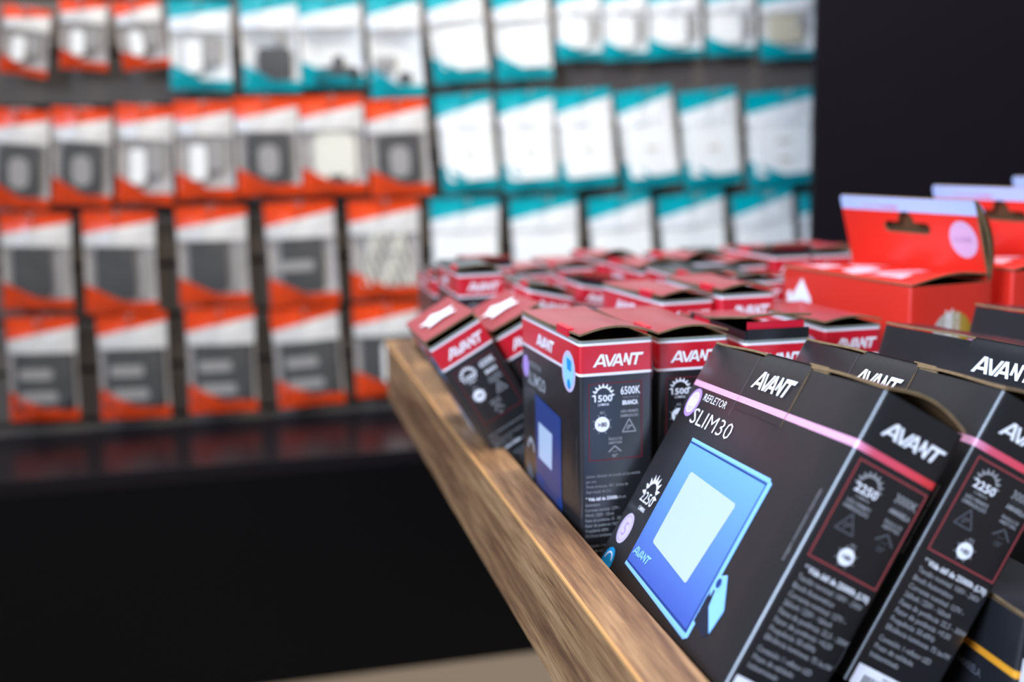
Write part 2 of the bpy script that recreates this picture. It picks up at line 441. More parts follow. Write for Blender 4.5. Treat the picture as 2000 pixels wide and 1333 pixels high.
b = empty('display_plinth', (-1.5, 1.725, -0.018))
tag(b, 'long low black plinth under the hanging bags, with a gloss top', 'plinth')
mb = MB(); mb.box((-2.5, 0.012, 0.0), (2.35, 0.318, 0.358), M_BLACKL); mb.build('plinth_body', b)
mb = MB(); mb.box((-2.5, 0.011, 0.359), (2.35, 0.319, 0.384), M_BENCHTOP); mb.build('plinth_top', b, 0.0008)

# ------------------------------------------------------------------ the wooden display bin
RX0, RX1, RZ0, RZ1 = 0.1330, 0.1585, FZ - 0.2640, FZ - 0.2000
RXR = 0.98; YN, YF = 0.10, 1.190
bin_ = empty('display_bin', (0.56, 0.8, -0.018))
tag(bin_, 'walnut coloured display bin full of boxed floodlights, its long rail running away', 'display bin')
def bp(name, a, b, m, bevel=0.0):
    mb = MB(); mb.box((a[0] - 0.56, a[1] - 0.8, a[2] + 0.018), (b[0] - 0.56, b[1] - 0.8, b[2] + 0.018), m)
    return mb.build(name, bin_, bevel)
side = bp('side_rail', (RX0, YN, RZ0), (RX1, YF, RZ1), M_WOOD, 0.0006)
e1 = bp('edge_banding', (RX0 - 0.0006, YN, RZ1 - 0.0012), (RX0 + 0.0010, YF, RZ1 + 0.0003), M_EDGE)
e1.parent = side
bp('side_rail', (RXR, YN, RZ0), (RXR + 0.024, YF, RZ1), M_WOOD, 0.0006)
bp('end_rail', (RX1, YF - 0.024, RZ0), (RXR, YF, RZ1), M_WOOD, 0.0006)
bp('end_rail', (RX1, YN, RZ0), (RXR, YN + 0.024, RZ1), M_WOOD, 0.0006)
bp('bottom_panel', (RX1, YN + 0.024, FZ - 0.285), (RXR, YF - 0.024, FZ - 0.264), M_BLACKL)
bp('pedestal', (0.50, YN + 0.15, -0.018), (0.90, YF - 0.25, FZ - 0.2852), M_BLACKL)
bp('riser', (0.20, YN + 0.03, FZ - 0.2638), (0.245, 0.54, FZ - 0.236), M_BLACKL)
FLOORZ = FZ - 0.264                          # the panel the cartons stand on

# ------------------------------------------------------------------ printed faces
def sun_icon(P, cu, ct, r, num, m, mnum, wnum, hnum, sub='LÚMENS'):
    P.rays(cu, ct, r * 0.98, r * 1.42, r * 0.17, 9, 0, 180, m)
    P.ring(cu, ct, r * 0.86, r * 0.98, m, 0, 18, 162, 24)
    P.text(num, cu, ct + hnum * 0.9, hnum, mnum, w=wnum, bold=0.02, align='c')
    P.text(sub, cu, ct + hnum * 0.9 + hnum * 0.62, hnum * 0.34, m, w=wnum * 0.6, bold=0.01, align='c')
def disc_icon(P, cu, ct, r, m=None):
    m = m or M_WHITE
    P.disc(cu, ct, r, m); P.rays(cu, ct, r * 1.12, r * 1.42, r * 0.1, 8, 22.5, 337.5, M_GREY)
    P.text('>80', cu, ct + r * 0.32, r * 0.62, M_DIM, w=r * 1.25, bold=0.02, align='c', lift=2)
def triangle_icon(P, cu, ct, s, m):
    a, b, c = (cu, ct), (cu - s * 0.55, ct + s), (cu + s * 0.55, ct + s)
    for p, q in ((a, b), (b, c), (c, a)): P.line(p, q, s * 0.09, m)
    P.ring(cu, ct + s * 0.68, s * 0.12, s * 0.20, m, 0, 20, 200, 10); P.line((cu - s * 0.2, ct + s * 0.85), (cu + s * 0.22, ct + s * 0.52), s * 0.07, m)
def caret_icon(P, cu, ct, s, m, txt):
    P.line((cu - s, ct + s * 0.9), (cu, ct), s * 0.2, m); P.line((cu + s, ct + s * 0.9), (cu, ct), s * 0.2, m)
    P.ring(cu, ct + s * 0.25, s * 0.62, s * 0.68, m, 0, 225, 315, 10)
    P.text(txt, cu, ct + s * 1.75, s * 0.5, m, w=s * 0.9, bold=0.02, align='c')
SPEC30 = ['Tensão nominal: 100V - 240V', 'Bivolt Automático', 'Corrente nominal: 127V -', '260mA / 220V - 160mA',
          'Faixa de potência: 22,5 - 30W', 'Fator de potência: >0,50', 'Frequência: 50-60Hz', 'Eficiência luminosa: 75 lm/W']
def dark_side_print(P, full=True):
    P.logo(6.6, 15.6, 29.2, 6.6, M_WHITE)
    P.frame(4.2, 27.2, 37.4, 69.8, 0.8, M_REDLINE2)
    sun_icon(P, 13.2, 35.8, 4.6, '2250', M_GREY, M_WHITE, 10.4, 3.6)
    P.text('3000K', 30.6, 35.6, 3.6, M_GREY, w=10.6, bold=0.01, align='c')
    P.text('TEMPERATURA DE COR', 30.4, 37.2, 0.9, M_DIM, w=9.6, align='c')
    P.text('AMARELA', 30.4, 40.2, 2.1, M_GREY, w=10.2, bold=0.03, align='c')
    P.text('NÃO PERMITE', 13.0, 44.2, 1.5, M_GREY, w=11.0, bold=0.02, align='c')
    P.text('DIMERIZAÇÃO', 13.0, 46.4, 1.5, M_GREY, w=11.6, bold=0.02, align='c')
    triangle_icon(P, 12.8, 47.6, 7.6, M_DIM)
    P.text('ÂNGULO DE', 30.0, 44.4, 1.4, M_GREY, w=8.6, bold=0.02, align='c')
    P.text('ABERTURA', 30.0, 46.4, 1.4, M_GREY, w=8.4, bold=0.02, align='c')
    caret_icon(P, 30.2, 48.2, 4.2, M_DIM, '120°')
    P.text('IRC', 19.4, 59.0, 1.2, M_GREY, w=2.6, bold=0.02, align='c')
    disc_icon(P, 18.9, 63.4, 3.5)
    P.text('* Vida útil de 25000h (L70)', 5.6, 75.4, 2.5, M_WHITE, w=31.0, bold=0.018)
    for i, s in enumerate(SPEC30):
        P.text(s, 5.0, 79.4 + i * 3.75, 2.35, M_GREY, w=0.93 * len(s) * 1.22, bold=0.006)
    for i, s in enumerate(['Conteúdo: 1 refletor LED', 'Prazo de validade:', 'Indeterminado']):
        P.text(s, 4.6, 110.8 + i * 3.75, 2.35, M_GREY, w=0.93 * len(s) * 1.14, bold=0.006)
    P.rect(2.6, 122.6, 36.5, 131.5, M_LABEL)
    random.seed(5); u = 7.0
    while u < 32:
        w_ = random.choice((0.3, 0.5, 0.8)); P.rect(u, 126.0, u + w_, 131.0, M_BLACKI, 1); u += w_ + random.choice((0.3, 0.5, 0.7))
    P.text('REFLETOR LED', 19.5, 125.2, 1.2, M_BLACKI, align='c')
def dark_front_print(PS, W):
    P = PS('crease_line')
    # the reader's u runs from the far end: u = W - y
    g = lambda y: W - y * 0.982
    P.line((g(118), 0.4), (g(118) + 0.6, 33.0), 0.3, M_DIM, 9)
    # LED badge
    P = PS('round_badge')
    P.disc(g(169.6), 34.0, 8.2, M_LILAC); P.disc(g(169.6), 34.0, 5.6, M_LILACW, 1)
    P.text('LED', g(169.6), 36.0, 4.2, M_WHITE, w=9.6, bold=0.01, align='c', lift=3); P.ring(g(169.6), 34.0, 5.4, 5.9, M_WHITE, 2)
    P = PS('title_lettering')
    P.text('REFLETOR', g(158.6), 31.0, 4.2, M_WHITE, w=31.0, bold=-0.006)
    P.text('SLIM30', g(161.2), 44.3, 9.0, M_WHITE, w=54.0, bold=-0.007)
    # 2250 lumens
    P = PS('lumen_icon')
    cu, ct = g(160.6), 88.0
    P.rays(cu, ct, 7.6, 12.0, 1.5, 9, 0, 180, M_WHITE); P.ring(cu, ct, 6.7, 7.5, M_WHITE, 0, 20, 160, 24)
    P.text('2250', cu, ct + 5.0, 6.4, M_WHITE, w=19.0, bold=0.0, align='c')
    P.text('LÚMENS', cu, ct + 9.4, 2.3, M_WHITE, w=9.5, bold=0.01, align='c')
    P = PS('round_badge2')
    P.disc(g(168.4), 109.9, 8.6, M_LILACW); P.ring(g(168.4), 109.9, 6.9, 7.3, M_LILAC, 1)
    P.text('5', g(168.4), 114.0, 8.0, M_LILAC, w=5.0, align='c', lift=1)
    # blue seal
    P = PS('round_seal')
    cu, ct = g(169.4), 130.2
    P.disc(cu, ct, 8.2, M_CYAN); P.ring(cu, ct, 5.0, 5.9, M_WHITE, 1, 20, 170, 20)
    P.text('PROCEL', cu, ct + 3.6, 2.2, M_CYANL, w=10, align='c', lift=2)
    # the floodlight picture
    P = PS('floodlight_picture')
    a, b, t0, t1 = g(145.2), g(47.2), 51.2, 124.6
    P.put([(a, t0), (a, 121.8), (b - 1.2, 125.4), (b, t0 + 0.2)], M_BLUEG)
    P.put([(a - 0.4, 121.6), (a - 0.4, 123.6), (b - 1.0, 128.4), (b - 1.0, 125.2)], M_BLUEL)
    P.put([(a + 0.6, 120.8), (a + 0.6, 121.8), (b - 1.2, 125.6), (b - 1.2, 124.2)], M_NAVY, 1)
    P.put([(b, t0), (b + 3.2, t0 + 1.2), (b + 2.0, 126.4), (b - 1.0, 128.2), (b - 1.0, 125)], M_BLUEL)
    P.put([(b - 1.6, t0 + 2.0), (b - 0.8, t0 + 2.0), (b - 1.8, 124.8), (b - 2.6, 124.6)], M_NAVY, 1)
    P.put([(a, t0 + 1.4), (a, t0 + 2.2), (b - 1.5, t0 + 2.8), (b - 1.5, t0 + 1.8)], M_NAVY, 1)
    P.put([(a - 0.3, t0 - 0.6), (a, t0 + 0.9), (b + 0.3, t0 + 1.3), (b + 0.6, t0 - 0.6)], M_BLUEL, 1)
    q = [(g(126.4), 65.8), (g(126.6), 105.6), (g(71.0), 109.6), (g(64.2), 67.6)]
    P.put([(q[0][0] + 1.2, q[0][1]), (q[0][0], q[0][1] + 1.2), (q[1][0], q[1][1] - 1.0), (q[1][0] + 1.4, q[1][1]),
           (q[2][0] - 1.2, q[2][1]), (q[2][0], q[2][1] - 1.2), (q[3][0], q[3][1] + 1.4), (q[3][0] - 1.4, q[3][1])], M_GLASSW, 1)
    P.logo(g(143.2), 116.4, 25.5, 4.6, M_BLUEL, 2)
    # bracket
    P.put([(g(44.6), 96.5), (g(39.4), 94.6), (g(27.8), 107.0), (g(29.8), 118.6), (g(41.2), 110.2)], M_BLUEL, 1)
    P.put([(g(47.4), 104.0), (g(41.2), 110.2), (g(29.8), 118.6), (g(34.0), 121.5), (g(47.6), 119.0)], M_NAVYP, 0)
    P.disc(g(42.6), 99.8, 3.4, M_BLUEL, 2); P.disc(g(42.9), 99.6, 2.2, M_NAVY, 3)
    P = PS('small_print')
    P.text('Imagem meramente ilustrativa', g(5.4), 76.0, 1.7, M_GREY, w=31, rot=math.pi / 2)
M_NAVYP = mat('dark_slate_ink', srgb(30, 36, 52), 0.4, 0.5)  # dark ink for the lower part of the printed bracket
def red_side_print(P, full=True):
    P.logo(7.4, 14.6, 29.4, 6.9, M_WHITE)
    if not full: 
        sun_icon(P, 13.2, 30.2, 4.6, '1500', M_GREY, M_GREY, 10, 3.4); P.disc(12.8, 44.6, 4.4, M_GREY)
        P.text('6500K', 29.4, 29.6, 4.0, M_GREY, w=11.6, align='c'); P.text('BRANCA', 29.2, 35.2, 2.6, M_GREY, w=8.8, bold=0.03, align='c')
        P.rect(22.5, 40.0, 33.5, 44.0, M_DIM); P.rect(15.0, 54.0, 25.0, 57.5, M_DIM)
        return
    P.frame(5.0, 23.6, 35.8, 66.6, 0.45, M_REDLINE)
    sun_icon(P, 13.4, 30.4, 4.8, '1500', M_WHITE, M_WHITE, 10.2, 3.7)
    P.text('6500K', 29.0, 30.6, 4.5, M_WHITE, w=11.4, bold=0.012, align='c')
    P.text('TEMPERATURA DE COR', 29.0, 32.8, 1.0, M_GREY, w=9.4, align='c')
    P.text('BRANCA', 28.8, 36.4, 2.5, M_WHITE, w=9.0, bold=0.035, align='c')
    P.text('IRC', 12.8, 40.6, 1.4, M_GREY, w=2.8, bold=0.03, align='c')
    disc_icon(P, 12.6, 46.4, 4.2)
    P.text('NÃO PERMITE', 28.4, 40.8, 1.5, M_GREY, w=10.0, bold=0.03, align='c')
    P.text('DIMERIZAÇÃO', 28.4, 43.2, 1.5, M_GREY, w=10.4, bold=0.03, align='c')
    triangle_icon(P, 28.2, 44.4, 7.2, M_GREY)
    P.text('ÂNGULO DE', 20.0, 55.6, 1.5, M_GREY, w=8.0, bold=0.02, align='c')
    P.text('ABERTURA', 20.0, 57.8, 1.5, M_GREY, w=8.0, bold=0.02, align='c')
    caret_icon(P, 19.8, 59.0, 3.6, M_GREY, '90°')
    T = ['Lúmen: Unidade de medida da luz emitida', 'por uma', 'Fonte luminosa. IRC: Índice de', 'Reprodução de Cor.']
    for i, s in enumerate(T): P.text(s, 3.2, 76.0 + i * 2.9, 1.75, M_GREY, w=0.80 * len(s), italic=0.15)
    P.text('* Vida útil de 25000h', 2.8, 89.0, 2.0, M_WHITE, w=18.4, bold=0.02); P.text('Bivolt', 21.8, 89.0, 1.8, M_GREY, w=4.2, italic=0.1)
    T = ['Automático', 'Corrente nominal: 127V -', '195mA / 220V - 125mA', 'Faixa de potência: 15 - 20W', 'Fator de potência: >0,50', 'Frequência: 60Hz', 'Eficiência luminosa: 75 lm/W', None, 'Conteúdo: 1 refletor LED', 'Prazo de validade: Indeterminado']
    for i, s in enumerate(T):
        if s: P.text(s, 2.6, 92.2 + i * 2.95, 1.9, M_GREY, w=0.83 * len(s), bold=0.004)
def red_front_print(PS, W, full=True):
    P = PS('brand_lettering')
    g = lambda y: W - y
    P.logo(g(80.0), 14.6, 36.0, 7.4, M_WHITE)
    if not full: return
    P = PS('round_badge')
    P.disc(g(17.6), 19.5, 11.6, M_LILACW, 1); P.disc(g(17.6), 19.5, 9.0, M_CYANL, 2)
    P.put([(g(20.5), 12.0), (g(12.5), 13.0), (g(13.0), 19.0), (g(19.5), 18.5)], M_CYAN, 3); P.disc(g(17.0), 26.5, 2.8, M_CYAN, 3)
    P = PS('title_lettering')
    P.disc(g(104.5), 32.0, 7.0, M_LILAC)
    P.text('REFLETOR', g(96.0), 30.4, 3.6, M_GREY, w=26.0); P.text('SLIM20', g(100.0), 41.5, 8.4, M_GREY, w=38.0, bold=0.014)
    P = PS('floodlight_picture')
    P.put([(g(84.0), 46.5), (g(84.0), 106.0), (g(34.0), 110.0), (g(34.0), 50.0)], M_NAVYG)
    P.put([(g(35.2), 50.2), (g(32.4), 50.2), (g(32.4), 112.0), (g(35.2), 110.0)], M_NAVY, 1)
    P.put([(g(84.5), 45.6), (g(84.5), 47.0), (g(32.4), 51.2), (g(32.4), 49.6)], M_NAVY, 1)
    P.put([(g(77.0), 61.8), (g(77.4), 84.2), (g(50.6), 85.4), (g(49.0), 63.0)], M_GLASSW, 1)
    P.put([(g(40.0), 98.0), (g(31.0), 98.0), (g(30.0), 122.0), (g(38.0), 116.0)], M_NAVY, 2)
    P.put([(g(82.0), 95.0), (g(66.0), 96.0), (g(66.0), 99.0), (g(82.0), 98.0)], M_NAVY, 2)
    P = PS('lumen_icon')
    P.ring(g(95.0), 84.0, 5.0, 8.0, M_GREY, 0, 0, 180, 16); P.disc(g(98.0), 101.0, 7.5, M_DIM)
    P = PS('small_print')
    P.text('Imagem meramente ilustrativa', g(4.5), 86.0, 1.4, M_DIM, w=32, rot=math.pi / 2)

# ------------------------------------------------------------------ cartons
def make_dark(name, D, W, H, m_shell, top_tab=True, front=True, side=True, arch=0.0045, lean_lid=0.0):
    o = empty(name)
    body = carton_shell(D, W, H, m_shell).build('carton', o)
    zf = lambda x, y: H + 0.0004 + arch * math.sin(math.pi * min(max(x / D, 0), 1)) * max(0.0, 1 - y / (W * 0.8)) ** 1.5 + 0.0010 * math.sin(37 * y) ** 2 + lean_lid * x / D
    lid_mesh(D, W, zf, M_LIDD, x0=0.0006, x1=D - 0.0006, nx=12, ny=18).build('lid_flap', o)
    if top_tab:                                # the tuck tab folded down over the wide face, with its raw edges
        t = MB(); y0, y1, dz, th = W * 0.345, W * 0.635, 0.0286, 0.0006
        sub = 10
        def px(z): return -BUL * math.sin(math.pi * min(1, z / H)) - 0.0002
        rows = [H + 0.0024 - (dz + 0.0024) * k / sub for k in range(sub + 1)]
        V = []; 
        for k, z in enumerate(rows):
            curl = 0.0016 * max(0, 1 - k / 2.0)
            for y in (y1 - (0.003 if k == 0 else 0), y0 + (0.003 if k == 0 else 0)):
                V.append((px(min(z, H)) - th * (1.3 if k < 2 else max(0.15, 1 - k / sub)) + curl, y, z))
        F = [(2 * k, 2 * k + 2, 2 * k + 3, 2 * k + 1) for k in range(sub)]
        i0 = len(t.v)
        t.faces(V, F, m_shell, True, uvf=lambda q: (W - V[q][1], H - V[q][2] if V[q][2] < H else 0.0001))
        V2 = [(0.0001 - BUL * 0.5, v[1], v[2]) for v in V]
        n = len(V)
        t.faces(V + V2, [(2 * k, n + 2 * k, n + 2 * k + 2, 2 * k + 2) for k in range(sub)] + [(2 * k + 1, 2 * k + 3, n + 2 * k + 3, n + 2 * k + 1) for k in range(sub)] + [(0, 1, n + 1, n)], M_KRAFT)
        tab = t.build('tuck_tab', o)
        # a crumpled double kraft lip left standing behind the tab
        l = MB()
        for (ya, yb, h, x0) in ((y0 - 0.012, y1 - 0.004, 0.0026, 0.0012), (y0 - 0.006, y0 + 0.012, 0.0040, 0.0034)):
            l.box((x0, ya, H - 0.001), (x0 + 0.0009, yb, H + h), M_KRAFT)
        l.build('torn_lip', tab)
        P = Print(front_place(D, W, H)); P.logo((W - W * 0.60) * 1000, 16.2, 42.5, 9.2, M_WHITE, 11)
        P.build('brand_print', tab)
    if front:
        P = Prints(front_place(D, W, H)); dark_front_print(P, W * 1000); P.build(o)
    if side:
        P = Print(side_place(D, W, H)); dark_side_print(P); P.build('side_print', o)
    return o
def make_red(name, D, W, H, full=True, arch=0.004, raise_=0.0, tab=(0.16, 0.34), strip=False, wave=0.0006, lidmat=None):
    o = empty(name)
    carton_shell(D, W, H, M_RED).build('carton', o)
    zf = lambda x, y: H + 0.0006 + (arch * math.sin(math.pi * min(max(x / D, 0), 1)) + 0.0012 + raise_) * max(0.0, 1 - y / (W * 0.9)) + wave * math.sin(41 * y + 2)
    lid = lid_mesh(D, W, zf, lidmat or M_LIDR, x0=0.0004, x1=D - 0.0004, nx=10, ny=14).build('lid_flap', o)
    if tab:
        t = MB(); a, b = W * tab[0], W * tab[1]
        t.box((-0.0004, a, H - 0.0004), (0.0008, b, H + 0.0042), M_PINKTAB); t.box((0.0008, a, H + 0.0033), (0.0034, b, H + 0.0042), M_PINKTAB)
        t.build('tuck_tab', o)
    if strip:                                  # end flap pulled up: black strip, then a red inner flap under the raised lid
        t = MB(); t.box((0.0015, 0.0002, H - 0.001), (D - 0.0015, 0.0012, H + 0.0062), M_BLACKI); t.box((0.003, 0.0035, H + 0.004), (D - 0.003, 0.0045, H + 0.0100), M_PINKTAB)
        t.box((0.0002, 0.0008, H - 0.001), (0.0012, W * 0.8, H + 0.0050), M_BLACKI)
        t.build('end_flap', o)
    P = Print(side_place(D, W, H)); red_side_print(P, full); P.build('side_print', o)
    P = Prints(front_place(D, W, H)); red_front_print(P, W * 1000, full); P.build(o)
    return o
M_PINKTAB = mat('bright_red_board', (0.62, 0.010, 0.03), 0.34, 0.55)

# the two big black cartons leaning at the front
sA = 0.982
A = make_dark('floodlight_box', 0.0401 * sA, 0.1843 * sA, 0.1338 * sA, M_DARK)
place_box(A, (0.2351 * sA, 0.3719 * sA, -0.0936 * sA), (-4.51, 31.12, -5.13), 0.1338 * sA)
tag(A, 'nearest black floodlight carton leaning on the wooden rail, its whole blue lamp picture in view', 'box')
B_ = copy_thing(A); place_box(B_, (0.2855, 0.3688, -0.0967), (-3.52, 30.67, -5.48), 0.1338 * sA)
B_.scale = (1.018, 1.018, 1.0)
tag(B_, 'black floodlight carton leaning right behind the nearest one, its far end hidden', 'box')
Cx = make_dark('floodlight_box', 0.0400, 0.1843, 0.1338, M_DARK, front=False, side=False, arch=0.002, lean_lid=0.006)
place_box(Cx, (0.3936, 0.3961, -0.1049), (-0.05, 17.16, 9.49), 0.1338)
tag(Cx, 'black floodlight carton below the orange box, a raised kraft lip above its white lettering', 'box')
Dx = copy_thing(Cx); place_box(Dx, (0.4760, 0.4260, -0.1020), (-0.05, 15.0, 9.49), 0.1338)
tag(Dx, 'black carton at the right edge of the picture, just below the orange boxes', 'box')
Ex = make_dark('floodlight_box', 0.040, 0.17, 0.078, M_DARKY, top_tab=False, front=False, side=False, arch=0.0)
place_box(Ex, (0.2835, 0.346, -0.1835), (0, 7, -3), 0.078)
P = Print(front_place(0.04, 0.17, 0.078)); P.text('AMARELA', 150, 34.0, 3.6, M_DIM, w=17, bold=0.02, align='r'); P.build('dim_lettering', Ex)
P = Print(side_place(0.04, 0.17, 0.078)); P.rect(2.0, 16, 37, 60, M_LABEL); P.build('side_label', Ex)
tag(Ex, 'low dark carton with a yellow stripe in the bottom right corner', 'box')

# the sharp rank of red topped cartons
s = 1.06
R2 = make_red('floodlight_box', 0.04 * s, 0.108 * s, 0.160 * s)
place_box(R2, (0.1551 * s, 0.5194 * s, -0.0935 * s), (0, 0.11, 1.87), 0.160 * s)
tag(R2, 'upright red topped carton showing 6500K, leftmost of the upright ones beside the rail', 'box')
G1 = 'upright red topped cartons in the front rank'
def red_copy(src, p, rot, label, group=None, H=0.1696, bottom=None, sx=1.0):
    c = src if not src.get('label') else copy_thing(src)
    zs = 1.0
    if bottom is not None: zs = (p[2] + FZ - bottom) / H
    c.scale = (sx, sx, zs); place_box(c, p, rot, H * zs)
    tag(c, label, 'box', group); return c
R3 = red_copy(R2, (0.2035 * 1.05, 0.5365 * 1.05, -0.0978 * 1.05), (0, 0.23, 0), 'red topped carton standing tight between the 6500K carton and the nearest black one', bottom=FLOORZ)
R4s = make_red('floodlight_box', 0.041, 0.106, 0.150, arch=0.001, raise_=0.0105, tab=(0.5, 0.72), strip=True)
place_box(R4s, (0.2625 * 1.02, 0.5557 * 1.02, -0.1055 * 1.02), (0, 0.28, -1), 0.150)
tag(R4s, 'red topped carton with its lid gaping open over a black strip', 'box')
R5s = make_red('floodlight_box', 0.040, 0.104, 0.150, arch=0.003, tab=None)
R5 = red_copy(R5s, (0.345, 0.616, -0.1115), (0, 0.15, 0), 'red topped carton standing in front of the orange box, left of the black carton', H=0.150, bottom=FLOORZ)
R0 = make_red('floodlight_box', 0.040, 0.108, 0.155, arch=0.0, raise_=0.002, tab=None)
place_box(R0, (0.1084, 0.7152, -0.1275), (0, -29.41, 0), 0.155)
tag(R0, 'red topped carton tipped over the wooden rail, farthest left of the leaning pair', 'box')
R1 = copy_thing(R0); place_box(R1, (0.1551, 0.7225, -0.1241), (0, -27.47, 0), 0.155)
tag(R1, 'red topped carton tipped left, wedged between its leaning neighbour and the 6500K carton', 'box')
for o in (R0, R1):                            # white emblem on the plain pink-red lid
    P = MB(); pts = [(9, 34), (22, 40), (33, 36), (30, 50), (35, 62), (24, 66), (18, 76), (12, 64), (5, 58), (11, 48)]
    P.poly([(x / 1000, y / 1000, 0.155 + 0.0044 * max(0, 1 - y / 97) + 0.0022) for x, y in pts], M_WHITE)
    P.build('lid_emblem', o)

# further ranks, softer and softer
FARP = [make_red('floodlight_box', 0.040, 0.108, 0.155, full=False, arch=0.0035),
        make_red('floodlight_box', 0.040, 0.108, 0.155, full=False, arch=0.001, raise_=0.005, tab=(0.45, 0.70), strip=True, wave=0.0014),
        make_red('floodlight_box', 0.040, 0.108, 0.155, full=False, arch=0.002, tab=(0.1, 0.3), wave=0.0016, lidmat=M_LIDD),
        make_red('floodlight_box', 0.040, 0.108, 0.155, full=False, arch=0.007, tab=(0.55, 0.85), wave=0.001)]
def far(p, rot, label, group=None, k=0):
    src = FARP[k]
    c = copy_thing(src) if src.get('label') else src
    H = 0.155; lean = abs(rot[1])
    zs = 1.0 if lean > 4 else (p[2] + FZ - FLOORZ) / H
    c.scale = (1, 1, zs); place_box(c, p, rot, H * zs); tag(c, label, 'box', group); return c
far((0.2683, 0.7000, -0.1015), (0, 0, 4.2), 'red topped carton behind the rank with the 6500K carton, its lettered wide face in view')
far((0.3100, 0.6950, -0.0985), (0, 0, 0), 'red topped carton left of the orange box, behind the gaping one')
far((0.1640, 0.9036, -0.0981), (0, 0, 0), 'upright red topped carton behind the leaning pair, first at the rail', k=2)
far((0.2150, 0.8600, -0.1085), (0, 13, 0), 'red topped carton leaning right, behind the leaning pair', k=2)
far((0.2790, 0.9290, -0.1150), (0, 10, 0), 'dark topped carton leaning right in the third rank, pale edge catching light', k=1)
random.seed(11)
rows = [(0.820, [0.3400, 0.3830]), (0.936, [0.338, 0.382, 0.425, 0.468, 0.511]), (1.052, [0.166 + 0.0425 * k for k in range(12)])]
names = {0.820: 'third', 0.936: 'fourth', 1.052: 'last'}
for y, xs in rows:
    for x in xs:
        far((x, y + random.uniform(-0.003, 0.003), (-0.1015 if y < 1 else -0.1110) + random.uniform(-0.007, 0.004)), (0, random.uniform(-0.3, 0.3), random.uniform(-0.6, 0.6)),
            'small red topped carton in the blurred %s rank of the bin' % names[y], 'blurred red topped cartons, %s rank' % names[y], k=random.choice((0, 1, 1, 2, 2, 3)))

